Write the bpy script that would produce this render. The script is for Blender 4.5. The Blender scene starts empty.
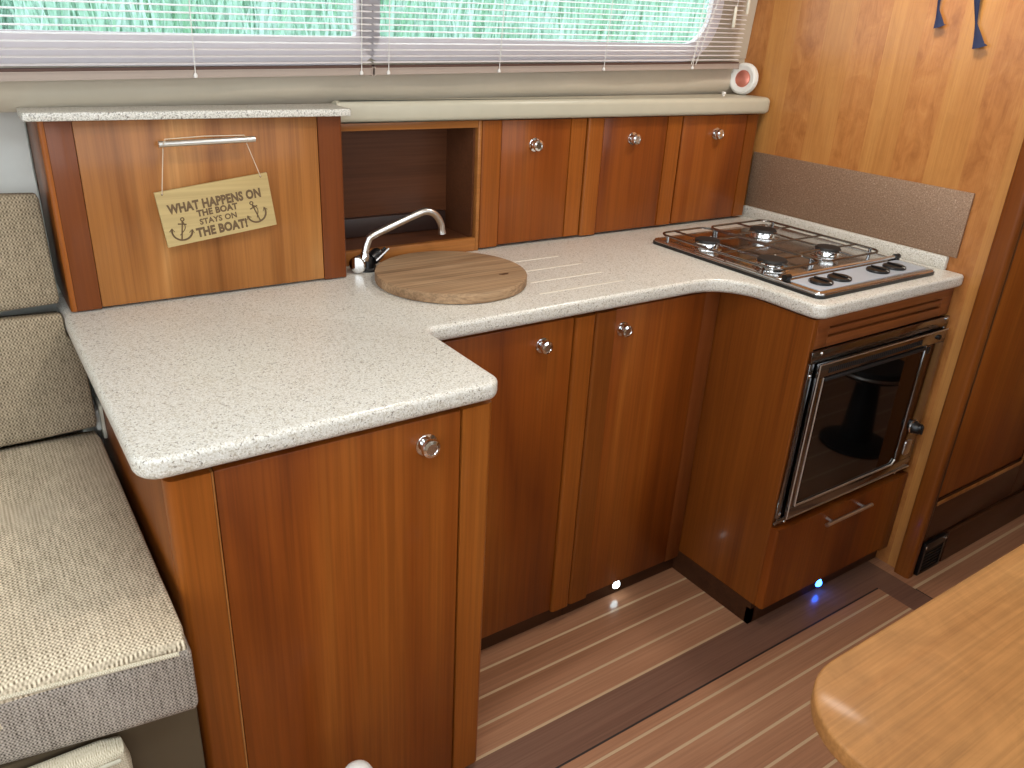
import bpy, bmesh, math, random
from mathutils import Vector, Matrix
random.seed(7)
PI = math.pi
S = bpy.context.scene
C = S.collection

# ------------------------------------------------------------------ colour
def lin(c):
    c /= 255.0
    return c / 12.92 if c <= 0.04045 else ((c + 0.055) / 1.055) ** 2.4
def rgb(r, g, b): return (lin(r), lin(g), lin(b), 1.0)

# ------------------------------------------------------------------ materials
class NT:
    def __init__(s, name):
        s.m = bpy.data.materials.new(name); s.m.use_nodes = True
        s.t = s.m.node_tree; s.t.nodes.clear()
        s.out = s.n('ShaderNodeOutputMaterial')
    def n(s, typ, **kw):
        nd = s.t.nodes.new(typ)
        for k, v in kw.items():
            if k in nd.inputs.keys(): nd.inputs[k].default_value = v
            else: setattr(nd, k, v)
        return nd
    def l(s, a, b): s.t.links.new(a, b)
    def math(s, op, a, b=None):
        nd = s.n('ShaderNodeMath', operation=op)
        for i, x in enumerate((a, b)):
            if x is None: continue
            if isinstance(x, (int, float)): nd.inputs[i].default_value = x
            else: s.l(x, nd.inputs[i])
        return nd.outputs[0]
    def ramp(s, fac, stops, interp='LINEAR'):
        nd = s.n('ShaderNodeValToRGB'); r = nd.color_ramp; r.interpolation = interp
        while len(r.elements) < len(stops): r.elements.new(0.5)
        for e, (p, c) in zip(r.elements, stops): e.position = p; e.color = c
        s.l(fac, nd.inputs[0]); return nd.outputs[0]
    def mix(s, fac, a, b, blend='MIX'):
        nd = s.n('ShaderNodeMix', data_type='RGBA', blend_type=blend)
        for sock, x in ((nd.inputs[0], fac), (nd.inputs[6], a), (nd.inputs[7], b)):
            if isinstance(x, (int, float, tuple)): sock.default_value = x
            else: s.l(x, sock)
        return nd.outputs[2]
    def coords(s, scale=(1, 1, 1), rand=True):
        tc = s.n('ShaderNodeTexCoord'); v = tc.outputs['Object']
        if rand:
            oi = s.n('ShaderNodeObjectInfo')
            vm = s.n('ShaderNodeVectorMath', operation='MULTIPLY_ADD')
            cmb = s.n('ShaderNodeCombineXYZ')
            for i in range(3): s.l(oi.outputs['Random'], cmb.inputs[i])
            vm.inputs[1].default_value = (17.3, 9.7, 5.1)
            s.l(cmb.outputs[0], vm.inputs[0]); s.l(v, vm.inputs[2]); v = vm.outputs[0]
        mp = s.n('ShaderNodeMapping'); mp.inputs['Scale'].default_value = scale
        s.l(v, mp.inputs[0]); return mp.outputs[0]
    def noise(s, vec, scale, detail=3, rough=.5, dist=0.0):
        nd = s.n('ShaderNodeTexNoise'); s.l(vec, nd.inputs['Vector'])
        nd.inputs['Scale'].default_value = scale; nd.inputs['Detail'].default_value = detail
        nd.inputs['Roughness'].default_value = rough; nd.inputs['Distortion'].default_value = dist
        return nd.outputs[0]
    def bsdf(s, col=None, rough=.5, metal=0.0, coat=0.0, coat_r=.1, bump=None, bstr=.2, bdist=.001, spec=.5, **kw):
        p = s.n('ShaderNodeBsdfPrincipled')
        for k, x in (('Base Color', col), ('Roughness', rough), ('Metallic', metal), ('Coat Weight', coat), ('Coat Roughness', coat_r), ('Specular IOR Level', spec)):
            if x is None: continue
            if isinstance(x, (int, float, tuple)): p.inputs[k].default_value = x
            else: s.l(x, p.inputs[k])
        for k, x in kw.items(): p.inputs[k.replace('_', ' ')].default_value = x
        if bump is not None:
            b = s.n('ShaderNodeBump'); b.inputs['Strength'].default_value = bstr; b.inputs['Distance'].default_value = bdist
            s.l(bump, b.inputs['Height']); s.l(b.outputs[0], p.inputs['Normal'])
        s.l(p.outputs[0], s.out.inputs[0]); return p

def plain(name, col, rough=.5, metal=0, coat=0, spec=.5):
    t = NT(name)
    v = t.coords((1, 1, 1)); nz = t.noise(v, 30, 3)
    dark = tuple(c * .9 for c in col[:3]) + (1,)
    t.bsdf(t.mix(nz, dark, col), rough, metal, coat, spec=spec)
    return t.m

def wood(name, dark, mid, light, axis='z', rings=7.0, scale=3.2, fibre=.2, rough=.38, coat=.12, stretch=.16, mottling=0.0):
    t = NT(name)
    sc = [1, 1, 1]; sc['xyz'.index(axis)] = stretch
    v = t.coords(sc)
    big = t.noise(v, scale, 2, .45, .3)
    ph = t.math('MULTIPLY', big, rings)
    fr = t.math('PINGPONG', ph, 1.0)
    fs = [1, 1, 1]; fs['xyz'.index(axis)] = .018
    v2 = t.coords(fs)
    fib = t.noise(v2, 190, 3, .6)
    fib2 = t.noise(v2, 32, 3, .55)
    col = t.ramp(fr, [(0, dark), (.45, mid), (1, light)])
    col = t.mix(t.ramp(fib2, [(.35, (0, 0, 0, 1)), (.7, (1, 1, 1, 1))]), col, mid)
    fibc = t.ramp(fib, [(.35, (1 - fibre,) * 3 + (1,)), (.62, (1, 1, 1, 1))])
    col = t.mix(1.0, col, fibc, 'MULTIPLY')
    if mottling:
        mm = t.noise(t.coords((1, 1, .5)), 14, 4, .6, 1.2)
        col = t.mix(1.0, col, t.ramp(mm, [(.3, (1 - mottling,) * 3 + (1,)), (.65, (1.0, 1.0, 1.0, 1))]), 'MULTIPLY')
    t.bsdf(col, rough, 0, coat, .12, bump=fib, bstr=.05, spec=.22)
    return t.m

M = {}
M['cherry'] = wood('cherry_panel', rgb(102, 46, 10), rgb(128, 63, 16), rgb(148, 82, 27))
M['cherry_stile'] = wood('cherry_stile', rgb(132, 68, 18), rgb(146, 80, 26), rgb(160, 94, 36), rings=4)
M['red_stile'] = wood('reddish_stile', rgb(98, 47, 18), rgb(108, 54, 21), rgb(120, 64, 27), rings=2, fibre=.15)
M['pale_cherry'] = wood('pale_cherry_panel', rgb(128, 76, 32), rgb(160, 103, 51), rgb(188, 134, 78), rings=10)
M['cherry_rail'] = wood('cherry_rail', rgb(108, 56, 26), rgb(126, 70, 34), rgb(142, 86, 46), axis='x', rings=4)
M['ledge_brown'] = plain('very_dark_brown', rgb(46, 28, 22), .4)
M['pale_rail'] = wood('pale_cherry_rail', rgb(150, 92, 42), rgb(168, 108, 54), rgb(182, 124, 66), axis='x', rings=4)
M['cherry_y'] = wood('cherry_side', rgb(108, 54, 15), rgb(124, 66, 20), rgb(136, 78, 28), rings=4)
M['dark_wood'] = wood('dark_plinth_wood', rgb(58, 32, 18), rgb(72, 42, 24), rgb(84, 50, 30), axis='x', rings=3)
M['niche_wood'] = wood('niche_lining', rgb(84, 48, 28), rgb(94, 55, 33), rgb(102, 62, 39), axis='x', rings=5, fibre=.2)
M['table_wood'] = wood('table_wood', rgb(162, 108, 58), rgb(182, 128, 74), rgb(198, 146, 90), axis='x', rings=6, scale=2.4, fibre=.22, mottling=.22, rough=.5, coat=.05, stretch=.35)
M['teak'] = wood('deck_plank', rgb(142, 98, 70), rgb(166, 118, 88), rgb(182, 134, 102), axis='x', rings=5, fibre=.2, rough=.28, coat=.4, stretch=.1)
M['king'] = wood('dark_deck_plank', rgb(104, 72, 58), rgb(120, 86, 70), rgb(132, 98, 80), axis='x', rings=5, fibre=.2, rough=.28, coat=.4, stretch=.1)
M['board'] = wood('worn_board', rgb(134, 104, 76), rgb(162, 130, 98), rgb(182, 150, 116), axis='x', rings=9, scale=7, fibre=.4, rough=.6, coat=0)
M['sign_wood'] = wood('sign_pine', rgb(172, 148, 100), rgb(186, 162, 112), rgb(196, 174, 126), axis='x', rings=4, scale=6, fibre=.12, rough=.6, coat=0)
M['caulk'] = plain('pale_deck_caulking', rgb(196, 166, 130), .4)
M['groove'] = plain('dark_groove', rgb(34, 22, 16), .6)
M['black_gap'] = plain('shadow_gap_black', rgb(16, 12, 10), .7)

def bulkhead_mat():
    t = NT('banded_cherry_veneer')
    tc = t.n('ShaderNodeTexCoord'); sp = t.n('ShaderNodeSeparateXYZ'); t.l(tc.outputs['Object'], sp.inputs[0])
    y = sp.outputs[1]
    ph = t.math('FRACT', t.math('DIVIDE', t.math('ADD', y, .162 + 1.93), .193))
    band = t.ramp(ph, [(0, (1, 1, 1, 1)), (.5, (0, 0, 0, 1))], 'CONSTANT')
    idx = t.math('FLOOR', t.math('DIVIDE', t.math('ADD', y, .162 + 1.93), .0965))
    wn = t.n('ShaderNodeTexWhiteNoise', noise_dimensions='1D'); t.l(idx, wn.inputs['W'])
    off = t.n('ShaderNodeVectorMath', operation='ADD'); t.l(tc.outputs['Object'], off.inputs[0]); t.l(wn.outputs['Color'], off.inputs[1])
    def mp(s):
        m_ = t.n('ShaderNodeMapping'); m_.inputs['Scale'].default_value = s; t.l(off.outputs[0], m_.inputs[0]); return m_.outputs[0]
    big = t.noise(mp((1, 1, .14)), 9, 2, .5, .3)
    fr = t.math('PINGPONG', t.math('MULTIPLY', big, 9), 1.0)
    light = t.ramp(fr, [(0, rgb(180, 122, 62)), (1, rgb(194, 138, 74))])
    mot = t.noise(mp((1, 1, .55)), 26, 5, .65, .8)
    dark = t.ramp(mot, [(.3, rgb(158, 98, 46)), (.5, rgb(178, 116, 60)), (.75, rgb(190, 132, 72))])
    big2 = t.noise(mp((1, 1, .3)), 6, 3, .6, 1.0)
    dark = t.mix(1.0, dark, t.ramp(big2, [(.3, (.9, .87, .85, 1)), (.6, (1, 1, 1, 1))]), 'MULTIPLY')
    bw = t.math('MULTIPLY', band, .7)
    col = t.mix(bw, dark, light)
    fib = t.noise(mp((1, 1, .02)), 240, 3, .6)
    col = t.mix(1.0, col, t.ramp(fib, [(.35, (.88, .86, .84, 1)), (.6, (1, 1, 1, 1))]), 'MULTIPLY')
    t.bsdf(col, .34, 0, .25, .15, bump=fib, bstr=.05)
    return t.m
M['bulkhead'] = bulkhead_mat()

def speckle(name, base, d1, d2, rough=.3):
    t = NT(name); v = t.coords((1, 1, 1), rand=False)
    a = t.noise(v, 340, 2, .6); b = t.noise(v, 240, 2, .6); c_ = t.noise(v, 420, 1, .5)
    col = t.mix(t.ramp(a, [(.50, (0, 0, 0, 1)), (.60, (1, 1, 1, 1))]), base, d1)
    col = t.mix(t.ramp(b, [(.60, (0, 0, 0, 1)), (.66, (1, 1, 1, 1))]), col, d2)
    col = t.mix(t.ramp(c_, [(.58, (0, 0, 0, 1)), (.66, (1, 1, 1, 1))]), col, rgb(226, 223, 216))
    t.bsdf(col, rough, 0, .15, .15)
    return t.m
M['worktop'] = speckle('speckled_worktop', rgb(210, 206, 197), rgb(184, 175, 158), rgb(134, 125, 112))
M['slab_edge'] = speckle('coarse_speckled_laminate', rgb(204, 200, 190), rgb(160, 154, 142), rgb(112, 106, 98))
M['cream'] = plain('cream_moulding', rgb(184, 178, 158), .38)
M['groove_cream'] = plain('drain_groove', rgb(222, 215, 200), .3)

def fabric(name, a, b, dirs, per=.0056):
    """two thread directions woven over each other, uneven threads"""
    t = NT(name); v0 = t.coords((1, 1, 1), rand=False)
    nzv = t.n('ShaderNodeTexNoise'); t.l(v0, nzv.inputs['Vector']); nzv.inputs['Scale'].default_value = 120; nzv.inputs['Detail'].default_value = 2
    vm = t.n('ShaderNodeVectorMath', operation='MULTIPLY_ADD'); t.l(nzv.outputs['Color'], vm.inputs[0]); vm.inputs[1].default_value = (.0034, .0034, .0034); t.l(v0, vm.inputs[2])
    sp_ = t.n('ShaderNodeSeparateXYZ'); t.l(vm.outputs[0], sp_.inputs[0])
    A, B = sp_.outputs['xyz'.index(dirs[0])], sp_.outputs['xyz'.index(dirs[1])]
    sa = t.math('MULTIPLY', t.math('SINE', t.math('MULTIPLY', A, 2 * PI / per)), .85); sb = t.math('SINE', t.math('MULTIPLY', B, 2 * PI / (per * 1.25)))
    h = t.math('ADD', t.math('MULTIPLY', t.math('MULTIPLY', sa, sb), .35), .5)
    h = t.math('ADD', h, t.math('MULTIPLY', sa, .12))
    m1 = t.n('ShaderNodeMapping'); m1.inputs['Scale'].default_value = tuple(.12 if c == dirs[1] else 1 for c in 'xyz'); t.l(v0, m1.inputs[0])
    slub = t.noise(m1.outputs[0], 230, 3, .6); nz = t.noise(v0, 260, 2, .6); nb = t.noise(v0, 7, 3, .5)
    f = t.math('ADD', t.math('MULTIPLY', h, .5), t.math('MULTIPLY', t.math('ADD', slub, nz), .26))
    col = t.mix(t.ramp(f, [(.33, (0, 0, 0, 1)), (.66, (1, 1, 1, 1))]), a, b)
    col = t.mix(1.0, col, t.ramp(nb, [(.3, (.92, .92, .90, 1)), (.7, (1, 1, 1, 1))]), 'MULTIPLY')
    t.bsdf(col, .95, 0, 0, bump=f, bstr=.5, bdist=.0015, spec=.15)
    return t.m
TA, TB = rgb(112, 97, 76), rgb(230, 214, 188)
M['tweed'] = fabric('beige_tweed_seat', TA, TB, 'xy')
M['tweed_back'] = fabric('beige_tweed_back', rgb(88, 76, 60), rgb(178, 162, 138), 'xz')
M['tweed_grey'] = fabric('grey_beige_tweed_border', rgb(70, 62, 54), rgb(186, 174, 162), 'xz', .0046)
M['cream_fab'] = fabric('cream_cushion_fabric', rgb(160, 148, 124), rgb(216, 206, 184), 'xz', .003)
M['taupe'] = plain('taupe_suede', rgb(80, 65, 44), .9)
M['vinyl'] = plain('beige_vinyl', rgb(190, 179, 160), .5)
M['grey_lining'] = plain('pale_grey_lining', rgb(224, 222, 214), .6)
M['white'] = plain('white_plastic', rgb(226, 224, 218), .35)
M['bone'] = plain('bone_plastic', rgb(214, 208, 190), .4)
M['slat'] = plain('blind_slat_white', rgb(226, 220, 218), .35)
M['rail_beige'] = plain('blind_rail_beige', rgb(168, 152, 140), .5)
M['brown_strip'] = plain('brown_rail_strip', rgb(84, 58, 48), .6)
M['cord'] = plain('white_cord', rgb(226, 222, 216), .7)
M['twine'] = plain('pale_twine', rgb(205, 185, 160), .8)
M['ink'] = plain('burnt_lettering', rgb(100, 76, 48), .7)
M['navy'] = plain('navy_fabric', rgb(24, 33, 66), .8)
M['chrome'] = plain('chrome', (.82, .82, .82, 1), .07, 1)
M['satin'] = plain('satin_steel', (.72, .71, .69, 1), .28, 1)
M['steel'] = plain('polished_hob_steel', (.62, .60, .58, 1), .16, 1)
M['dark_steel'] = plain('dark_mirror_steel', (.27, .265, .265, 1), .15, 1)
M['brushed'] = plain('brushed_panel_steel', rgb(188, 196, 206), .42, .35)
M['black'] = plain('black_plastic', rgb(14, 14, 15), .3)
M['matte_black'] = plain('matt_black_enamel', rgb(16, 15, 15), .55)
M['glass_black'] = plain('black_oven_glass', rgb(5, 5, 5), .04, spec=.6)
M['frame_white'] = plain('window_frame_enamel', rgb(232, 226, 230), .4)
M['ceiling'] = plain('white_headliner', rgb(228, 224, 214), .8)
M['copper'] = plain('pink_copper', rgb(236, 150, 132), .28, .75)
M['hammer_dummy'] = None

def hammered():
    t = NT('hammered_bronze_sheet'); v = t.coords((1, 1, 1), rand=False)
    n1 = t.noise(v, 300, 4, .65, 1.0); n2 = t.noise(v, 6, 2)
    col = t.ramp(n1, [(.32, rgb(122, 95, 74)), (.58, rgb(158, 128, 104)), (.76, rgb(206, 182, 158))])
    t.bsdf(col, .4, .35, 0, bump=n1, bstr=.5, bdist=.002)
    return t.m
M['hammered'] = hammered()

def glass_mat():
    t = NT('window_glass')
    tr = t.n('ShaderNodeBsdfTransparent'); tr.inputs[0].default_value = (.90, .97, .97, 1)
    gl = t.n('ShaderNodeBsdfGlossy'); gl.inputs['Roughness'].default_value = .02
    nz = t.noise(t.coords((1, 1, 1)), 3, 1); fr = t.n('ShaderNodeFresnel'); fr.inputs[0].default_value = 1.35
    mx = t.n('ShaderNodeMixShader'); t.l(fr.outputs[0], mx.inputs[0]); t.l(tr.outputs[0], mx.inputs[1]); t.l(gl.outputs[0], mx.inputs[2])
    t.l(mx.outputs[0], t.out.inputs[0]); return t.m
M['glass'] = glass_mat()

def led_mat(name, col, strength):
    t = NT(name)
    e = t.n('ShaderNodeEmission'); e.inputs[0].default_value = col; e.inputs[1].default_value = strength
    t.l(e.outputs[0], t.out.inputs[0]); return t.m
M['led_white'] = led_mat('white_led', (.80, .96, 1, 1), 14)
M['led_blue'] = led_mat('blue_led', (.02, .13, 1, 1), 26)

def reed_mat():
    t = NT('bank_reeds'); v = t.coords((1, 1, 1), rand=False)
    n1 = t.noise(v, 2.2, 4, .6); n2 = t.noise(v, 24, 3, .6)
    col = t.ramp(n1, [(.35, rgb(156, 204, 168)), (.5, rgb(196, 228, 212)), (.65, rgb(226, 244, 240))])
    col = t.mix(1.0, col, t.ramp(n2, [(.3, (.75, .78, .72, 1)), (.7, (1, 1, 1, 1))]), 'MULTIPLY')
    t.bsdf(col, .7, spec=.2); return t.m
M['reeds'] = reed_mat()

# ------------------------------------------------------------------ geometry helpers
def rough_none(bm): return bm
def box(x0, x1, y0, y1, z0, z1, bev=0.0, seg=2):
    bm = bmesh.new()
    bmesh.ops.create_cube(bm, size=1.0)
    for v in bm.verts:
        v.co = Vector((x0 + (v.co.x + .5) * (x1 - x0), y0 + (v.co.y + .5) * (y1 - y0), z0 + (v.co.z + .5) * (z1 - z0)))
    if bev > 0:
        bmesh.ops.bevel(bm, geom=bm.edges[:], offset=bev, segments=seg, profile=.5, affect='EDGES', clamp_overlap=True)
    return bm
def box_vbev(x0, x1, y0, y1, z0, z1, which, r, seg=6):
    """box whose vertical edges at the corners listed in `which` ((sx,sy) signs) are rounded by r"""
    bm = box(x0, x1, y0, y1, z0, z1); es = []
    cx, cy = (x0 + x1) / 2, (y0 + y1) / 2
    for e in bm.edges:
        a, b = e.verts
        if abs(a.co.z - b.co.z) > 1e-6:
            sx = 1 if a.co.x > cx else -1; sy = 1 if a.co.y > cy else -1
            if (sx, sy) in which: es.append(e)
    bmesh.ops.bevel(bm, geom=es, offset=r, segments=seg, profile=.5, affect='EDGES')
    return bm
def join(*bms):
    out = bmesh.new()
    for b in bms:
        me = bpy.data.meshes.new('t'); b.to_mesh(me); b.free(); out.from_mesh(me); bpy.data.meshes.remove(me)
    return out
def frame_of(d):
    d = d.normalized(); up = Vector((0, 0, 1)) if abs(d.z) < .95 else Vector((1, 0, 0))
    a = d.cross(up).normalized(); return a, a.cross(d).normalized()
def tube(pts, r, n=10, caps=True):
    pts = [Vector(p) for p in pts]; bm = bmesh.new(); rings = []
    rr = r if isinstance(r, (list, tuple)) else [r] * len(pts)
    pa = None
    for i, p in enumerate(pts):
        d = (pts[min(i + 1, len(pts) - 1)] - pts[max(i - 1, 0)])
        if pa is None: a, b = frame_of(d)
        else:
            dn = d.normalized(); a = (pa - dn * pa.dot(dn)).normalized(); b = a.cross(dn)
        pa = a
        rings.append([bm.verts.new(p + rr[i] * (a * math.cos(2 * PI * k / n) + b * math.sin(2 * PI * k / n))) for k in range(n)])
    for i in range(len(rings) - 1):
        for k in range(n):
            bm.faces.new((rings[i][k], rings[i][(k + 1) % n], rings[i + 1][(k + 1) % n], rings[i + 1][k]))
    if caps: bm.faces.new(rings[0][::-1]); bm.faces.new(rings[-1])
    bmesh.ops.recalc_face_normals(bm, faces=bm.faces[:])
    return bm
def smooth_path(ctrl, n=8):
    c = [Vector(p) for p in ctrl]; c = [c[0] * 2 - c[1]] + c + [c[-1] * 2 - c[-2]]; out = []
    for i in range(1, len(c) - 2):
        for k in range(n):
            t = k / n
            out.append(.5 * ((2 * c[i]) + (c[i + 1] - c[i - 1]) * t + (2 * c[i - 1] - 5 * c[i] + 4 * c[i + 1] - c[i + 2]) * t * t + (3 * c[i] - c[i - 1] - 3 * c[i + 1] + c[i + 2]) * t ** 3))
    out.append(c[-2]); return out
def lathe(profile, centre, axis=(0, 0, 1), n=28):
    """profile: list of (r, h) along axis"""
    ax = Vector(axis).normalized(); a, b = frame_of(ax); c = Vector(centre); bm = bmesh.new(); rings = []
    for r, h in profile:
        if r < 1e-6: rings.append([bm.verts.new(c + ax * h)])
        else: rings.append([bm.verts.new(c + ax * h + r * (a * math.cos(2 * PI * k / n) + b * math.sin(2 * PI * k / n))) for k in range(n)])
    for i in range(len(rings) - 1):
        p, q = rings[i], rings[i + 1]
        for k in range(n):
            k2 = (k + 1) % n
            if len(p) == 1 and len(q) == 1: continue
            if len(p) == 1: bm.faces.new((p[0], q[k2], q[k]))
            elif len(q) == 1: bm.faces.new((p[k], p[k2], q[0]))
            else: bm.faces.new((p[k], p[k2], q[k2], q[k]))
    if len(rings[0]) > 1: bm.faces.new(rings[0][::-1])
    if len(rings[-1]) > 1: bm.faces.new(rings[-1])
    bmesh.ops.recalc_face_normals(bm, faces=bm.faces[:])
    return bm
def round_poly(pts, seg=8):
    """pts: (x, y, radius), any winding -> polyline with arcs"""
    out = []; n = len(pts)
    for i in range(n):
        p = Vector(pts[i][:2]); r = pts[i][2]
        if r <= 0: out.append(p); continue
        a = (Vector(pts[i - 1][:2]) - p).normalized(); b = (Vector(pts[(i + 1) % n][:2]) - p).normalized()
        ang = a.angle(b); d = r / math.tan(ang / 2)
        p0, p1 = p + a * d, p + b * d
        bis = (a + b).normalized(); cen = p + bis * (r / math.sin(ang / 2))
        a0 = math.atan2(p0.y - cen.y, p0.x - cen.x); a1 = math.atan2(p1.y - cen.y, p1.x - cen.x)
        da = (a1 - a0 + PI) % (2 * PI) - PI
        for k in range(seg + 1): 
            t = a0 + da * k / seg; out.append(Vector((cen.x + r * math.cos(t), cen.y + r * math.sin(t))))
    return out
def slab(outline, z0, z1, rtop=0.0, rbot=0.0, seg=4, tf=None):
    """extrude a ccw outline with rounded top / bottom edges"""
    n = len(outline); bm = bmesh.new(); nor = []
    for i in range(n):
        e0 = (outline[i] - outline[i - 1]).normalized(); e1 = (outline[(i + 1) % n] - outline[i]).normalized()
        n0 = Vector((e0.y, -e0.x)); n1 = Vector((e1.y, -e1.x)); m = (n0 + n1)
        m = m / max(m.dot(n0), .3) if m.length > 1e-6 else n0
        nor.append(m)
    prof = []
    if rbot > 0: prof += [(-rbot * (1 - math.sin(t)), z0 + rbot * (1 - math.cos(t))) for t in [PI / 2 * k / seg for k in range(seg + 1)]]
    else: prof.append((0, z0))
    if rtop > 0: prof += [(-rtop * (1 - math.cos(t)), z1 - rtop * (1 - math.sin(t))) for t in [PI / 2 * k / seg for k in range(seg + 1)]]
    else: prof.append((0, z1))
    rings = []
    for off, z in prof:
        rings.append([bm.verts.new((outline[i].x + nor[i].x * off, outline[i].y + nor[i].y * off, z)) for i in range(n)])
    for p, q in zip(rings, rings[1:]):
        for k in range(n):
            k2 = (k + 1) % n; bm.faces.new((p[k], p[k2], q[k2], q[k]))
    bm.faces.new(rings[0][::-1]); bm.faces.new(rings[-1])
    bmesh.ops.recalc_face_normals(bm, faces=bm.faces[:])
    if tf is not None: bmesh.ops.transform(bm, matrix=tf, verts=bm.verts[:])
    return bm
def prism_x(profile, x0, x1):
    """profile of (y, z), swept along x"""
    bm = bmesh.new(); A = [bm.verts.new((x0, y, z)) for y, z in profile]; B = [bm.verts.new((x1, y, z)) for y, z in profile]
    n = len(A)
    for k in range(n): bm.faces.new((A[k], A[(k + 1) % n], B[(k + 1) % n], B[k]))
    bm.faces.new(A[::-1]); bm.faces.new(B); bmesh.ops.recalc_face_normals(bm, faces=bm.faces[:]); return bm
def cushion(x0, x1, y0, y1, z0, z1, r=.03, crown=.012, tf=None):
    """soft box: rounded edges, crowned faces"""
    bm = box(-1, 1, -1, 1, -1, 1)
    bmesh.ops.subdivide_edges(bm, edges=bm.edges[:], cuts=15, use_grid_fill=True)
    hx, hy, hz = (x1 - x0) / 2, (y1 - y0) / 2, (z1 - z0) / 2; c = Vector(((x0 + x1) / 2, (y0 + y1) / 2, (z0 + z1) / 2))
    for v in bm.verts:
        u = v.co.copy()
        p = Vector((u.x * hx, u.y * hy, u.z * hz))
        q = Vector((max(-hx + r, min(hx - r, p.x)), max(-hy + r, min(hy - r, p.y)), max(-hz + r, min(hz - r, p.z))))
        d = p - q
        if d.length > 1e-9: p = q + d.normalized() * r if d.length > r else p
        fall = lambda a, b: max(0, 1 - a * a) * max(0, 1 - b * b)
        p.z += crown * fall(u.x, u.y) * (u.z > .99)
        p.y += (1 if u.y > 0 else -1) * crown * .5 * fall(u.x, u.z) * (abs(u.y) > .99)
        v.co = p + c
    if tf is not None: bmesh.ops.transform(bm, matrix=tf, verts=bm.verts[:])
    return bm

# ------------------------------------------------------------------ object helpers
def org(o):
    """world origin an object's mesh is written against"""
    return Vector(o['_o']) if o is not None and '_o' in o else Vector((0, 0, 0))
def obj(name, bm, mat, parent=None, label=None, angle=35, extra=()):
    off = org(parent)
    if off.length: bmesh.ops.translate(bm, vec=-off, verts=bm.verts[:])
    ca = math.cos(math.radians(angle))
    for f in bm.faces: f.smooth = True
    for e in bm.edges:
        if len(e.link_faces) == 2:
            a, b = e.link_faces
            if a.normal.length > 0 and b.normal.length > 0 and a.normal.dot(b.normal) < ca: e.smooth = False
    me = bpy.data.meshes.new(name); bm.to_mesh(me); bm.free()
    me.materials.append(mat)
    for m_ in extra: me.materials.append(m_)
    o = bpy.data.objects.new(name, me); C.objects.link(o)
    if parent is not None: o.parent = parent
    o['_o'] = tuple(off) 
    if label: o['label'] = label
    return o
def thing(name, label, cat, loc, group=None):
    o = bpy.data.objects.new(name, None); C.objects.link(o); o.location = loc; o.empty_display_size = .1
    o['_o'] = tuple(loc); o['label'] = label; o['category'] = cat
    if group: o['group'] = group
    return o
def single(name, bm, mat, label, cat, loc, group=None, extra=()):
    """a thing that is one mesh, origin at loc"""
    bmesh.ops.translate(bm, vec=-Vector(loc), verts=bm.verts[:])
    o = obj(name, bm, mat, None, None, extra=extra); o.location = loc; o['_o'] = tuple(loc)
    o['label'] = label; o['category'] = cat
    if group: o['group'] = group
    return o
def struct(name, bm, mat, extra=(), label=None):
    o = obj(name, bm, mat, extra=extra); o['kind'] = 'structure'
    if label: o['label'] = label
    return o

# ================================================================== SETTING
XB = 1.993                      # face of the bulkhead
def wy(x): return .05 + .08 * x # foot of the side lining in plan
TILT = -.07
def wall_pt(x, z, off=0.0):     # point on the tilted side lining
    return Vector((x, wy(x) + TILT * (z - 1.26) - off, z))

# ---- floor: planks with pale caulking, laid along the boat
def floor_bm():
    bm = bmesh.new()
    def q(x0, x1, y0, y1, mi):
        vs = [bm.verts.new(p) for p in ((x0, y0, 0), (x1, y0, 0), (x1, y1, 0), (x0, y1, 0))]
        f = bm.faces.new(vs); f.material_index = mi
    L, Rr = -1.7, 3.3
    w = .0034
    # back area (under the galley) to the king plank
    q(L, Rr, -.3, .35, 0)
    prev = -.3
    for s in (-.38, -.452, -.523, -.592):
        q(L, 1.86, s + w, prev, 0); q(L, 1.86, s - w, s + w, 1); prev = s - w
    q(1.86, Rr, -.592 - w, -.3, 2)
    q(L, 1.953, -.6975, prev, 2)              # dark king plank
    q(L, 1.86, -.7025, -.6975, 3)             # groove
    q(1.86, 1.953, -2.7, -.6975, 2)           # dark cross plank
    prev = -.7025; s = -.733; k = 0
    while s > -2.65:
        q(L, 1.86, s + w, prev, 0); q(L, 1.86, s - w, s + w, 1); prev = s - w
        k += 1; s -= .0685
    q(L, 1.86, -2.7, prev, 0)
    # passage beyond the cross plank
    q(1.953, Rr, -.75, -.592 - w, 0); q(1.953, 2.62, -.759, -.75, 1); q(2.62, Rr, -.759, -.75, 2)
    q(1.953, 1.957, -2.7, -.759, 3)
    prev = -.759; s = -.86
    while s > -2.6:
        q(1.957, Rr, s + w, prev, 0); q(1.957, Rr, s - w, s + w, 1); prev = s - w; s -= .1
    q(1.957, Rr, -2.7, prev, 0)
    return bm
struct('floor', floor_bm(), M['teak'], extra=(M['caulk'], M['king'], M['groove']))

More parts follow.
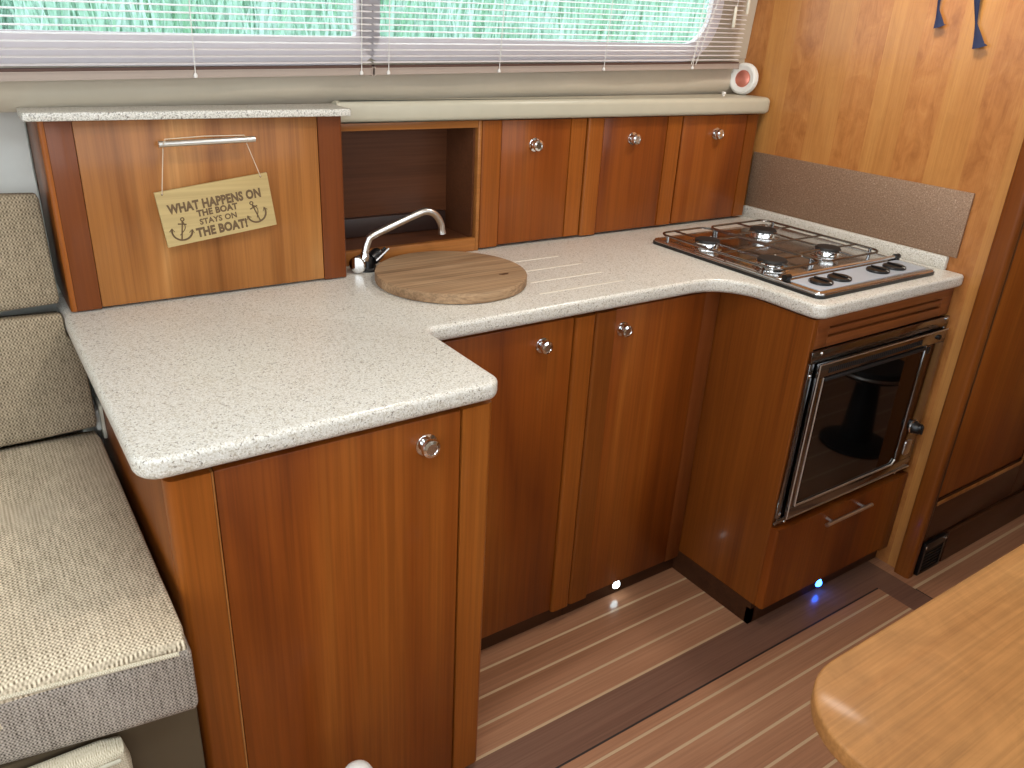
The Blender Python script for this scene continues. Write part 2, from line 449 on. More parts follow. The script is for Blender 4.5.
# ---- bulkhead on the right, its post, and the joinery wall beyond
struct('wall_right', box(XB, XB + .04, -.708, .262, 0, 1.98), M['bulkhead'])
struct('trim_1', box_vbev(1.974, 2.006, -.722, -.674, 0, 1.98, [(-1, -1), (-1, 1), (1, -1)], .010), M['cherry_y'])
wf = struct('wall_far', join(box(2.008, 3.3, -.715, -.69, 0, .115), box(3.0, 3.3, -.715, -.69, .115, 1.98), box(2.035, 3.0, -.715, -.69, 1.9, 1.98)), M['dark_wood'])
d1 = struct('door_1', join(box(2.008, 2.998, -.705, -.69, .118, 1.898)), M['cherry'])
def raised(x0, x1, z0, z1, y, d, b):
    bm = bmesh.new()
    o = [bm.verts.new(p) for p in ((x0, y, z0), (x1, y, z0), (x1, y, z1), (x0, y, z1))]
    i = [bm.verts.new(p) for p in ((x0 + b, y - d, z0 + b), (x1 - b, y - d, z0 + b), (x1 - b, y - d, z1 - b), (x0 + b, y - d, z1 - b))]
    for k in range(4): bm.faces.new((o[k], o[(k + 1) % 4], i[(k + 1) % 4], i[k]))
    bm.faces.new(i); bmesh.ops.recalc_face_normals(bm, faces=bm.faces[:])
    return bm
obj('rail', join(box(2.008, 2.022, -.717, -.703, .118, 1.895, .002), box(2.52, 2.60, -.717, -.703, .118, 1.895, .003), box(2.022, 2.52, -.717, -.703, .118, .248, .003), box(2.022, 2.52, -.717, -.703, 1.75, 1.895, .003)), M['dark_wood'], d1)
obj('bead', join(box(2.022, 2.52, -.7195, -.7172, .236, .250, .001), box(2.508, 2.52, -.7195, -.7172, .250, 1.7, .001)), M['pale_cherry'], d1, 'pale bead painted in for the bevel highlight')  # pale colour stands in for light caught on the rail bevel
obj('raised_panel', join(raised(2.022, 2.52, .248, 1.75, -.706, .010, .018)), M['cherry'], d1)
struct('baseboard_far', box(2.145, 3.3, -.726, -.716, 0, .112, .003), M['dark_wood'])

# ---- boat side: lower lining, rolled vinyl lining, window, outside
def side_strip(prof, x0, x1, n=24):
    """prof: list of (offset from lining foot, z); strip follows the slanted side in plan"""
    bm = bmesh.new(); rows = []
    for i in range(n + 1):
        x = x0 + (x1 - x0) * i / n
        rows.append([bm.verts.new((x, wy(x) + o, z + .0 * x)) for o, z in prof])
    for a, b in zip(rows, rows[1:]):
        for k in range(len(prof) - 1): bm.faces.new((a[k], a[k + 1], b[k + 1], b[k]))
    bmesh.ops.recalc_face_normals(bm, faces=bm.faces[:])
    return bm
for nm, xa, xb_, off in (('wall_back', 0.0, XB, .19), ('wall_back_left', -1.7, .012, None)):
    bm = box(xa, xb_, 0, .03, 0, 1.25)
    for v in bm.verts: v.co.y += (wy(v.co.x) + off) if off else .2
    struct(nm, bm, M['grey_lining'])
X0, X1 = -1.7, XB - .002
def zb(x): return 1.378 + .0125 * x            # lower edge of the glass
# vinyl roll below the glass, lower lip sits on the shelf
bm = bmesh.new(); rows = []
for i in range(41):
    x = X0 + (X1 - X0) * i / 40; y = wy(x)
    wob = .003 * math.sin(x * 9) + .002 * math.sin(x * 23)
    zs_ = 1.268
    prof = [(.20, zs_ - .022), (.02, zs_ - .018), (.003, zs_), (-.006 + wob, zs_ + .018), (-.007 + wob, zs_ + .04), (-.004, zs_ + .06), (0, zs_ + .075), (.004, zb(x) - .03)]
    rows.append([bm.verts.new((x, y + o + TILT * (z - 1.26), z)) for o, z in prof])
for a, b in zip(rows, rows[1:]):
    for k in range(len(a) - 1): bm.faces.new((a[k], a[k + 1], b[k + 1], b[k]))
bmesh.ops.recalc_face_normals(bm, faces=bm.faces[:])
struct('trim_2', bm, M['vinyl'])

# window: wall with two rounded openings, frame, panes
def on_wall(pt2, off):
    x, z = pt2; return wall_pt(x, z, off)
ZT = 1.80
def opening(x0, x1, r_left, r_right):
    pts = [(x0, zb(x0), r_left), (x1, zb(x1), r_right), (x1, ZT - .06, r_right), (x0, ZT - .06, r_left)]
    return round_poly(pts, 10)
op1 = opening(-1.35, .642, .09, .012); op2 = opening(.69, 1.782, .012, .095)
def plate_with_holes(x0, x1, z_lo, z_hi, holes, off0, off1):
    """wall plate in (x, z) with holes, thickness between two offsets"""
    bm = bmesh.new(); outer = []
    n = 20
    for i in range(n + 1): x = x0 + (x1 - x0) * i / n; outer.append(Vector((x, z_lo(x))))
    for i in range(n + 1): x = x1 - (x1 - x0) * i / n; outer.append(Vector((x, z_hi)))
    es = []
    for loop in [outer] + holes:
        vs = [bm.verts.new(on_wall((p.x, p.y), off0)) for p in loop]
        for k in range(len(vs)): es.append(bm.edges.new((vs[k], vs[(k + 1) % len(vs)])))
    bmesh.ops.triangle_fill(bm, use_beauty=True, edges=es, use_dissolve=False)
    fs = bm.faces[:]
    r = bmesh.ops.extrude_face_region(bm, geom=fs)
    d = Vector((.08, -1, TILT)).normalized() * (off1 - off0)
    vs = [g for g in r['geom'] if isinstance(g, bmesh.types.BMVert)]
    bmesh.ops.translate(bm, vec=Vector((0, -(off1 - off0), 0)), verts=vs)
    bmesh.ops.recalc_face_normals(bm, faces=bm.faces[:])
    return bm
struct('wall_window_side', plate_with_holes(X0, X1, lambda x: zb(x) - .035, 1.98, [op1, op2], -.012, 0.0), M['vinyl'])
def ring(loop, w, off0, off1):
    bm = bmesh.new(); n = len(loop); cen = sum(loop, Vector((0, 0))) / n
    nor = []
    for i in range(n):
        e0 = (loop[i] - loop[i - 1]).normalized(); e1 = (loop[(i + 1) % n] - loop[i]).normalized()
        m = Vector((e0.y, -e0.x)) + Vector((e1.y, -e1.x)); nor.append(m.normalized())
    R = []
    for (ww, of) in ((-.004, off0), (w, off0), (w, off1), (-.004, off1)):
        R.append([bm.verts.new(on_wall((loop[i].x + nor[i].x * ww, loop[i].y + nor[i].y * ww), of)) for i in range(n)])
    for j in range(4):
        p, q = R[j], R[(j + 1) % 4]
        for k in range(n): bm.faces.new((p[k], p[(k + 1) % n], q[(k + 1) % n], q[k]))
    bmesh.ops.recalc_face_normals(bm, faces=bm.faces[:]); return bm
for i, (op, w) in enumerate(((op1, .052), (op2, .045))):
    win = struct('window_%d' % (i + 1), ring(op, w, -.011, .006), M['frame_white'])
    bm = bmesh.new(); bm.faces.new([bm.verts.new(on_wall((p.x, p.y), -.010)) for p in op])
    obj('pane', bm, M['glass'], win)

# the rest of the cabin that lights and mirrors the galley
struct('ceiling', box(-1.7, 3.3, -2.75, .35, 1.98, 2.02), M['ceiling'])
struct('wall_front', join(box(-1.7, 3.3, -2.75, -2.7, 0, 1.2), box(-1.7, 3.3, -2.75, -2.7, 1.85, 1.98), box(-1.7, -1.5, -2.75, -2.7, 1.2, 1.85), box(.55, .65, -2.75, -2.7, 1.2, 1.85), box(2.6, 3.3, -2.75, -2.7, 1.2, 1.85)), M['vinyl'])
struct('wall_left', join(box(-1.75, -1.7, -2.75, -2.3, 0, 1.98), box(-1.75, -1.7, -.6, .35, 0, 1.98), box(-1.75, -1.7, -2.3, -.6, 1.85, 1.98), box(-1.75, -1.7, -2.3, -.6, 0, .5)), M['vinyl'])
struct('wall_end', box(3.3, 3.35, -2.75, .35, 0, 1.98), M['bulkhead'])

# ================================================================== GALLEY
KNOB_GROUP = None
def knob(parent, x, y, z, r=.015, facing=-1):
    """chrome push-button knob on a front face"""
    return obj('knob', lathe([(r * 1.15, 0), (r * 1.15, .003), (r * .62, .005), (r * .6, .010), (r * .95, .0125), (r, .017), (r * .92, .0205), (r * .6, .0225), (r * .55, .0215), (0, .0215)], (x, y, z), (0, facing, 0), 26), M['chrome'], parent)

# ---- worktop
wt_out = round_poly([(0, -.628, .035), (.563, -.628, .028), (.563, -.36, .022), (1.397, -.36, .11), (1.397, -.63, .035), (1.992, -.63, .010), (1.992, .20, 0), (.0, .155, .03)], 10)
top = thing('worktop', 'pale speckled L-bend worktop running along the galley under the hob', 'worktop', (.5, -.2, .86))
obj('counter_top', slab(wt_out, .865, .90, .009, .014, 5), M['worktop'], top)
obj('upstand', box(1.976, 1.992, -.578, .105, .899, .934, .004), M['worktop'], top)
for x0, x1, y0 in ((.965, 1.115, -.046), (.945, 1.125, -.125), (.915, 1.125, -.205), (.885, 1.13, -.281)):
    obj('drain_groove', slab(round_poly([(x0, y0 - .0035, .003), (x1, y0 - .0035, .003), (x1, y0 + .0035, .003), (x0, y0 + .0035, .003)], 4), .8995, .9006, .0005), M['groove_cream'], top)

# ---- left base cabinet
cab = thing('base_cabinet', 'cherry base cabinet at the near end of the worktop beside the seat', 'cabinet', (.3, -.35, 0))
obj('carcass', box(.05, .545, -.585, .02, .03, .862), M['black_gap'], cab)
obj('side_panel', box(.034, .05, -.588, .05, .0, .862, .001), M['cherry_y'], cab)
obj('side_panel', box(.545, .556, -.588, -.345, .0, .862, .001), M['cherry_y'], cab)
obj('corner_stile', box_vbev(.0345, .094, -.612, -.586, .018, .853, [(-1, -1)], .014), M['cherry_stile'], cab)
obj('edge_highlight', box(.0945, .0975, -.6115, -.59, .018, .853, .0008), M['pale_cherry'], cab)  # pale strip paints the highlight along the angled edge
dr = obj('door', box(.0985, .4925, -.610, -.588, .018, .853, .002), M['cherry'], cab)
knob(dr, .428, -.610, .808, .0165)
obj('stile', box_vbev(.4955, .556, -.612, -.586, .022, .855, [(1, -1)], .012), M['cherry_stile'], cab)

# ---- two middle base cabinets under the drainer
c2 = thing('base_cabinet', 'cherry base cabinet under the chopping board, left of the two recessed ones', 'cabinet', (.77, -.25, 0), 'recessed base cabinets')
obj('carcass', box(.565, .995, -.316, .02, .048, .862), M['black_gap'], c2)
d = obj('door', box(.562, .940, -.340, -.318, .056, .856, .0015), M['cherry'], c2); knob(d, .857, -.340, .807)
obj('stile', box_vbev(.944, .999, -.346, -.318, .050, .856, [(1, -1), (-1, -1)], .008), M['cherry_stile'], c2)
obj('plinth', box(.562, .998, -.322, -.305, 0, .06), M['dark_wood'], c2)
c3 = thing('base_cabinet', 'cherry base cabinet in the inner corner beside the oven housing', 'cabinet', (1.2, -.25, 0), 'recessed base cabinets')
obj('carcass', box(1.0, 1.405, -.316, .02, .048, .862), M['black_gap'], c3)
obj('stile', box_vbev(1.003, 1.06, -.343, -.318, .048, .856, [(-1, -1)], .01), M['cherry_y'], c3)
d = obj('door', box(1.0605, 1.352, -.340, -.318, .054, .856, .0015), M['cherry'], c3); knob(d, 1.085, -.340, .806)
obj('stile', box(1.354, 1.406, -.338, -.316, .05, .856, .001), M['red_stile'], c3)
obj('plinth', box(1.0, 1.406, -.3225, -.305, 0, .06), M['dark_wood'], c3)

# ---- oven housing
oc = thing('oven_housing', 'cherry cabinet housing the built-in oven at the right end', 'cabinet', (1.7, -.3, 0))
obj('side_panel', box_vbev(1.409, 1.424, -.612, -.30, .068, .862, [(-1, -1)], .004), M['cherry_y'], oc)
obj('carcass', box(1.424, 1.988, -.05, .02, .05, .862), M['black_gap'], oc)
obj('carcass_shelf', box(1.424, 1.988, -.58, -.05, .30, .316), M['cherry_rail'], oc)
lv = obj('vent_rail', join(box(1.424, 1.99, -.612, -.59, .838, .862, .001), box(1.424, 1.47, -.612, -.59, .788, .838, .001), box(1.945, 1.99, -.612, -.59, .788, .838, .001),
        box(1.47, 1.945, -.612, -.59, .818, .832, .001), box(1.47, 1.945, -.612, -.59, .788, .811, .001)), M['cherry_rail'], oc)
obj('slot_backing', box(1.426, 1.988, -.589, -.58, .79, .86), M['black_gap'], oc)
dw = obj('drawer_front', box_vbev(1.412, 1.942, -.634, -.612, .066, .311, [(-1, -1)], .008), M['cherry'], oc)
hy = -.656; HX0, HX1, HZ = 1.585, 1.785, .284
obj('bar_handle', join(tube([(HX0, hy, HZ), (HX1, hy, HZ)], .0055, 14), tube([(HX0 + .03, -.634, HZ), (HX0 + .03, hy, HZ)], .0045, 10), tube([(HX1 - .03, -.634, HZ), (HX1 - .03, hy, HZ)], .0045, 10)), M['satin'], dw)
obj('stile', box(1.946, 1.99, -.632, -.612, .055, .311, .002), M['cherry_y'], oc)
obj('plinth', join(box(1.4075, 1.424, -.606, -.3, 0, .068), box(1.4075, 1.99, -.606, -.592, 0, .05)), M['dark_wood'], oc)
obj('drawer_box', box(1.43, 1.94, -.611, -.1, .07, .29), M['black_gap'], oc)

# ---- oven
ov = thing('oven', 'built-in gas oven with black glass door and steel frame under the hob', 'oven', (1.7, -.4, .316))
obj('body', box(1.43, 1.975, -.6125, -.1, .3185, .78), M['matte_black'], ov)
fr = obj('frame', join(box(1.413, 1.99, -.621, -.6128, .757, .786, .002), box(1.413, 1.99, -.621, -.6128, .3175, .338, .002), box(1.413, 1.43, -.621, -.6128, .338, .757, .002), box(1.974, 1.99, -.621, -.6128, .338, .757, .002)), M['dark_steel'], ov)
for x, z in ((1.447, .779), (1.419, .727), (1.978, .779), (1.9855, .735), (1.42, .352), (1.447, .322), (1.93, .322), (1.985, .40)):
    obj('screw', lathe([(.0048, 0), (.0048, .0015), (.003, .003), (0, .0034)], (x, -.621, z), (0, -1, 0), 12), M['chrome'], fr)
dd = obj('door', join(box(1.434, 1.972, -.634, -.6215, .722, .756, .002), box(1.434, 1.972, -.634, -.6215, .34, .372, .002), box(1.434, 1.456, -.634, -.6215, .372, .722, .002), box(1.885, 1.972, -.634, -.6215, .372, .722, .002)), M['dark_steel'], ov)
obj('glass', box(1.455, 1.886, -.631, -.6235, .371, .723), M['glass_black'], dd)
obj('chrome_edge', join(tube([(1.434, -.634, .756), (1.972, -.634, .756)], .0016, 8), tube([(1.434, -.634, .341), (1.972, -.634, .341)], .0022, 8), tube([(1.434, -.634, .341), (1.434, -.634, .756)], .0016, 8), tube([(1.456, -.634, .373), (1.872, -.634, .373), (1.884, -.634, .385)], .0028, 8), tube([(1.456, -.634, .373), (1.456, -.634, .721)], .0016, 8)), M['satin'], dd)
# fine vent comb along the top of the door
cb = [box(1.47 + i * .0085, 1.4745 + i * .0085, -.6352, -.6338, .731, .744) for i in range(46)]
obj('vent_comb', join(*cb), M['matte_black'], dd)
obj('handle_strip', box(1.46, 1.884, -.638, -.631, .712, .7205, .002), M['matte_black'], dd)
obj('hinge_lug', box(1.893, 1.905, -.637, -.633, .70, .718, .001), M['black'], dd)
obj('catch_button', lathe([(.007, 0), (.007, .003), (.004, .004), (0, .004)], (1.938, -.634, .738), (0, -1, 0), 14), M['black'], dd)
obj('control_knob', join(lathe([(.019, 0), (.019, .004), (.0165, .007), (.015, .020), (.011, .024), (0, .025)], (1.936, -.634, .475), (0, -1, 0), 24), box(1.933, 1.939, -.662, -.655, .462, .488, .002)), M['black'], dd)
obj('knob_bezel', lathe([(.022, 0), (.022, .002), (.0195, .003), (.0195, 0)], (1.936, -.634, .475), (0, -1, 0), 24), M['chrome'], dd)
obj('badge_plate', slab(round_poly([(1.916, .39, .008), (1.948, .39, .008), (1.948, .434, .008), (1.916, .434, .008)], 5), -.0015, .0015, .001, tf=Matrix.Translation((0, -.635, 0)) @ Matrix.Rotation(PI / 2, 4, 'X')), M['satin'], dd)

# ---- hob
hb = thing('gas_hob', 'four-burner stainless gas hob with black knobs set in the worktop', 'hob', (1.675, -.3, .90))
HO = [(1.436, -.594, .02), (1.917, -.594, .02), (1.917, -.04, .02), (1.436, -.04, .02)]
obj('seal', slab(round_poly(HO, 6), .9003, .9075, 0), M['black'], hb)
obj('tray', slab(round_poly([(1.438, -.592, .02), (1.915, -.592, .02), (1.915, -.042, .02), (1.438, -.042, .02)], 8), .9075, .9135, .005, 0, 4), M['steel'], hb)
rim = round_poly([(1.448, -.48, .02), (1.905, -.48, .02), (1.905, -.052, .02), (1.448, -.052, .02)], 6)
obj('raised_bead', tube([(p.x, p.y, .9125) for p in rim] + [(rim[0].x, rim[0].y, .9125)], .003, 8, False), M['steel'], hb)
obj('control_panel', slab(round_poly([(1.458, -.576, .004), (1.893, -.576, .004), (1.893, -.492, .004), (1.458, -.492, .004)], 3), .9125, .9155, .001), M['brushed'], hb)
for x in (1.512, 1.583, 1.739, 1.810):
    k = obj('control_knob', lathe([(.0275, 0), (.0285, .003), (.027, .006), (.024, .0072), (.012, .0075), (0, .0075)], (x, -.537, .9155), (0, 0, 1), 28), M['black'], hb)
    obj('grip', box(x - .0035, x + .0035, -.557, -.517, .9225, .9268, .0015), M['black'], k)
    obj('pointer_mark', box(x - .0008, x + .0008, -.5655, -.558, .9213, .9228), M['white'], k)
for x, y, r in ((1.757, -.160, .037), (1.506, -.182, .033), (1.512, -.392, .037), (1.756, -.376, .033)):
    b = obj('burner', lathe([(r * 1.25, 0), (r * 1.25, .003), (r * .95, .005), (r * .9, .013), (r * 1.05, .015), (r * 1.05, .018), (r * .8, .019)], (x, y, .912), (0, 0, 1), 32), M['chrome'], hb)
    obj('burner_cap', lathe([(r * .98, .0), (r * 1.0, .004), (r * .9, .0085), (r * .3, .0095), (0, .0095)], (x, y, .9285), (0, 0, 1), 32), M['matte_black'], b)
    obj('spark_pin', tube([(x + r * 1.02, y + r * .6, .912), (x + r * 1.02, y + r * .6, .936)], .002, 8), M['white'], b)
def rod(*pts, r=.0026): return tube(pts, r, 8)
ZG = .930
def grate(x0, x1, cx, ys):
    y0, y1 = -.455, -.060
    loop = [Vector((p.x, p.y, ZG)) for p in round_poly([(x0, y0, .03), (x1, y0, .03), (x1, y1, .03), (x0, y1, .03)], 6)]
    g = obj('pan_grate', join(tube(loop + [loop[0], ],   .0030, 8, False), *[rod((x0, (ys[0] + ys[1]) / 2, ZG), (x1, (ys[0] + ys[1]) / 2, ZG))],
        *sum([[rod((x0, y, ZG), (cx - .022, y, ZG + .002)), rod((cx + .022, y, ZG + .002), (x1, y, ZG)), rod((cx, (ys[0] + ys[1]) / 2 if (y < -.3) else y1, ZG), (cx, y + .022, ZG + .002)),
               rod((cx, y0 if y < -.3 else (ys[0] + ys[1]) / 2, ZG), (cx, y - .022, ZG + .002))] for y in ys], [])), M['dark_steel'], hb)
    for x in (x0, x1):
        for y in (y0 + .035, y1 - .035):
            obj('foot', tube([(x, y, .912), (x, y, ZG)], .0042, 8), M['dark_steel'], g)
grate(1.447, 1.628, 1.506, (-.392, -.182)); grate(1.637, 1.880, 1.757, (-.376, -.160))
obj('lid_rail', tube([(1.458, -.486, .922), (1.893, -.486, .922)], .005, 12), M['chrome'], hb)
for x in (1.452, 1.899): obj('rail_end', join(tube([(x - .009, -.486, .922), (x + .009, -.486, .922)], .0075, 14), box(x - .007, x + .007, -.493, -.479, .9122, .922, .002)), M['black'], hb)

# ---- splash panel on the bulkhead
single('splash_panel', box(1.9865, 1.9925, -.596, .107, .9355, 1.101, .001), M['hammered'], 'bronze textured splash panel on the bulkhead behind the hob', 'panel', (1.99, -.24, .9355))

# ---- tall tambour-style cupboard on the left of the worktop
tc = thing('wall_cupboard', 'tall cherry cupboard standing on the worktop with the hanging sign', 'cupboard', (.29, .1, .9))
obj('carcass', box(.028, .552, .022, .2, .904, 1.244), M['niche_wood'], tc)
obj('side_panel', box(.0155, .028, .012, .215, .9005, 1.244, .001), M['cherry_y'], tc)
obj('side_panel', box(.552, .5625, .012, .215, .9005, 1.244, .001), M['cherry_y'], tc)
obj('stile', box(.0255, .0675, .0, .022, .903, 1.243, .0008), M['red_stile'], tc)
obj('corner_bead', box_vbev(.0155, .0252, .0008, .022, .903, 1.243, [(-1, -1)], .008), M['cherry_stile'], tc, 'orange cherry corner bead')
obj('stile', box_vbev(.5105, .5625, .0, .022, .903, 1.243, [(1, -1)], .006), M['red_stile'], tc)
dr = obj('flap_door', box(.0685, .5095, .002, .022, .905, 1.242, .001), M['pale_cherry'], tc)
obj('bar_handle', join(tube([(.198, -.030, 1.203), (.372, -.030, 1.207)], .0055, 14), tube([(.222, .002, 1.2035), (.222, -.03, 1.2035)], .004, 10), tube([(.348, .002, 1.2065), (.348, -.03, 1.2065)], .004, 10)), M['satin'], dr)

sl = [(-.006, -.024, .006), (.575, -.024, .006), (.575, .085, 0), (-.006, .060, 0)]
single('cupboard_slab', slab(round_poly(sl, 5), 1.2445, 1.2585, .002, .002, 3), M['slab_edge'], 'short speckled slab capping the tall cupboard above the sign', 'shelf', (.28, 0, 1.2445))

# ---- long cream shelf over the niche and the three cupboards
bm = bmesh.new()
pts = []
n = 24
front = [(.577, .060), (1.955, .060)]
ol = round_poly([(.5765, .060, .002), (1.988, .060, .035), (1.988, .208, 0), (.5765, .094, 0)], 8)
single('long_shelf', slab(ol, 1.2195, 1.2655, .014, .012, 5), M['cream'], 'long cream moulded shelf running over the three small cupboards', 'shelf', (1.28, .09, 1.2195))

# ---- open niche behind the tap
nc = thing('open_niche', 'open dark wood niche behind the tap between the cupboards', 'niche', (.76, .15, .9))
obj('face_frame', join(box(.5635, .9435, .080, .096, 1.201, 1.219, .001), box(.5635, .9435, .080, .096, .9005, .934, .001), box(.9440, .9535, .080, .096, .9005, 1.219, .001)), M['pale_rail'], nc)
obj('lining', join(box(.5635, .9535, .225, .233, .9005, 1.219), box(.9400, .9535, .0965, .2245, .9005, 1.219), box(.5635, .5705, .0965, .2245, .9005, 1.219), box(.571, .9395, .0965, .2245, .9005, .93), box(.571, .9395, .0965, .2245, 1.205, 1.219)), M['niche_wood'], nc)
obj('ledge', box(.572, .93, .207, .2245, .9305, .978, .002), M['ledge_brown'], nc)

# ---- three small cupboards with knobs
def small_cupboard(x0, x1, sl_, sr_, kx, label, right_end=False):
    t = thing('wall_cupboard', label, 'cupboard', ((x0 + x1) / 2, .15, .9), 'three small cupboards with knobs')
    obj('carcass', box(x0 + .001, x1 - .001, .106, .235, .903, 1.2185), M['niche_wood'], t)
    xa, xb_ = x0 + .001, x1 - .001
    if sl_:
        obj('stile', box_vbev(xa, xa + sl_, .082, .106, .905, 1.216, [(-1, -1), (1, -1)], .006), M['cherry_stile'], t); xa += sl_ + .001
    if sr_:
        obj('stile', box_vbev(xb_ - sr_, xb_, .084, .106, .908, 1.216, [(1, -1)], .006), M['cherry_stile' if not right_end else 'cherry_y'], t); xb_ -= sr_ + .001
    d = obj('flap_door', box(xa, xb_, .086, .106, .907, 1.216, .0015), M['cherry'], t)
    knob(d, kx, .086, 1.155 + (kx - 1.1) * .014, .0145)
small_cupboard(.9555, 1.283, .058, .052, 1.115, 'small cherry cupboard right of the open niche')
small_cupboard(1.286, 1.634, .054, .058, 1.447, 'small cherry cupboard in the middle of the knobbed row')
small_cupboard(1.637, 1.958, 0, .05, 1.777, 'small cherry cupboard beside the bulkhead above the hob', True)

# ---- hanging sign
import math as _m
tilt = math.radians(7.0); sw, sh = .2135, .105
sg = thing('hanging_sign', 'wooden boat slogan sign hanging crooked from the bar handle', 'sign', (.295, -.016, 1.01))
o0 = Vector((.1945, -.016, 1.011)); ux = Vector((math.cos(tilt), 0, math.sin(tilt))); uz = Vector((-math.sin(tilt), 0, math.cos(tilt)))
def sp(u, v, d=0.0): return o0 + ux * (u * sw) + uz * ((1 - v) * sh) + Vector((0, d, 0))
TF = Matrix((( ux.x, uz.x, 0, o0.x), (0, 0, 1, o0.y), (ux.z, uz.z, 0, o0.z), (0, 0, 0, 1)))   # local x,y,z -> along, up, into wall
bm = slab(round_poly([(0, 0, .001), (sw, 0, .001), (sw, sh, .001), (0, sh, .001)], 3), -.003, .003, .0006, .0006, 2, tf=TF)
brd = obj('board', bm, M['sign_wood'], sg)
def text_bm(txt, u0, u1, v0, v1, bold=.018):
    cu = bpy.data.curves.new('lettering', 'FONT'); cu.body = txt; cu.size = 1; cu.offset = bold; cu.extrude = .02; cu.resolution_u = 3; cu.space_character = 1.06
    to = bpy.data.objects.new('lettering', cu); C.objects.link(to)
    dg = bpy.context.evaluated_depsgraph_get()
    me = bpy.data.meshes.new_from_object(to.evaluated_get(dg))
    bpy.data.objects.remove(to); bpy.data.curves.remove(cu)
    bm = bmesh.new(); bm.from_mesh(me); bpy.data.meshes.remove(me)
    xs = [v.co.x for v in bm.verts]; ys = [v.co.y for v in bm.verts]
    for v in bm.verts:
        a = (v.co.x - min(xs)) / (max(xs) - min(xs)); b = (v.co.y - min(ys)) / (max(ys) - min(ys))
        v.co = sp(u0 + (u1 - u0) * a, v1 + (v0 - v1) * b, -.0033 + v.co.z * .01)
    return bm
obj('lettering', join(text_bm('WHAT HAPPENS ON', .07, .905, .245, .425, .05), text_bm('THE BOAT', .305, .675, .435, .56, .05), text_bm('STAYS ON', .315, .65, .60, .71, .035), text_bm('THE BOAT!', .265, .73, .75, .93, .055)), M['ink'], brd)
def anchor(cu_, cv, lean):
    """anchor mark: ring, shank, stock, curved arms with flukes, a loop of rope"""
    a = math.radians(lean); s_ = .0185; pieces = []
    def P(x, y):
        X = x * math.cos(a) - y * math.sin(a); Y = x * math.sin(a) + y * math.cos(a)
        return sp(cu_ + X * s_ / sw, cv - Y * s_ / sh, -.0032)
    def line(pp, r=.0009): pieces.append(tube([P(*p) for p in pp], r, 6))
    line([(.33 * math.cos(t) * .5, 1.12 + .17 * math.sin(t)) for t in [2 * PI * k / 14 for k in range(15)]], .0011)
    line([(0, .95), (0, -1.0)], .0014); line([(-.42, .62), (.42, .62)], .0013)
    line([(1.0 * math.cos(t), -.1 + .92 * math.sin(t)) for t in [PI + PI * k / 16 for k in range(17)]], .0018)
    for sx in (-1, 1):
        line([(sx * 1.22, -.25), (sx * 1.0, .12), (sx * .72, -.22)], .0008); line([(sx * 1.0, .1), (sx * .98, -.2)], .0016)
    line([(.28 * math.sin(3.2 * t) + .02, .9 - 1.2 * t) for t in [k / 24 * 1.2 for k in range(25)]], .0009)
    return join(*pieces)
obj('anchor_mark', anchor(.150, .735, -14), M['ink'], brd); obj('anchor_mark', anchor(.830, .69, 16), M['ink'], brd)
tl, tr = sp(.06, .05, -.004), sp(.935, .05, -.004)
obj('string', join(tube([tl, (.206, -.024, 1.196), (.2055, -.0365, 1.204), (.209, -.031, 1.2115), (.28, -.028, 1.2145), (.352, -.031, 1.2145), (.3565, -.0365, 1.207), (.357, -.025, 1.199), tr], .0009, 6)), M['twine'], sg)
for u_ in (.06, .935): obj('string_hole', lathe([(.002, 0), (0, .0005)], sp(u_, .05, -.0032), (0, -1, 0), 10), M['ink'], brd)

# ---- tap
tp = thing('tap', 'chrome swan-neck tap with black lever beside the chopping board', 'tap', (.635, .02, .9))
obj('base', lathe([(.024, 0.0005), (.024, .004), (.020, .008), (.018, .020), (.017, .034), (0, .036)], (.628, .038, .9), (0, 0, 1), 24), M['black'], tp)
ax = Vector((-.62, -.72, .02)).normalized(); c0 = Vector((.622, .050, .9195))
obj('body', lathe([(.012, -.02), (.0175, -.016), (.0175, .030), (.0195, .033), (.0195, .042), (.017, .0455), (.009, .0465), (0, .0465)], c0, ax, 26), M['chrome'], tp)
spath = smooth_path([(.612, .018, .932), (.616, .019, .952), (.623, .02, .972), (.634, .02, .983), (.688, .02, 1.0025), (.738, .02, 1.0195), (.768, .02, 1.027), (.792, .02, 1.019), (.808, .02, .998), (.8135, .02, .971)], 6)
obj('spout', tube(spath, [.009] * 4 + [.0083] * (len(spath) - 6) + [.0088, .0095], 14), M['satin'], tp)
obj('collar', lathe([(.010, 0), (.0105, .006), (.0095, .016), (.0085, .020)], (.612, .018, .928), (.15, .1, 1), 18), M['chrome'], tp)
obj('lever', join(tube([(.642, .030, .926), (.656, .034, .936), (.672, .032, .948)], [.006, .0045, .0045], 10), lathe([(.015, 0), (.015, .02), (.012, .026), (0, .027)], (.638, .032, .926), (.75, .2, .5), 18)), M['black'], tp)
obj('lever_pin', tube([(.640, .016, .926), (.672, .016, .951)], .0028, 8), M['satin'], tp)

# ---- round chopping board
cb = thing('chopping_board', 'round worn wooden chopping board covering the sink', 'chopping board', (.76, -.117, .9))
RB = .169
obj('board', slab([Vector((.76 + RB * math.cos(2 * PI * k / 64), -.117 + RB * math.sin(2 * PI * k / 64))) for k in range(64)], .9008, .924, .003, .004, 3), M['board'], cb)
obj('knot_mark', slab([Vector((.853 + .011 * math.cos(t) * (1 + .3 * math.sin(3 * t)), -.19 + .006 * math.sin(t) * (1 + .4 * math.cos(2 * t)))) for t in [2 * PI * k / 20 for k in range(20)]], .9241, .9245), M['dark_wood'], cb, 'dark knot mark')

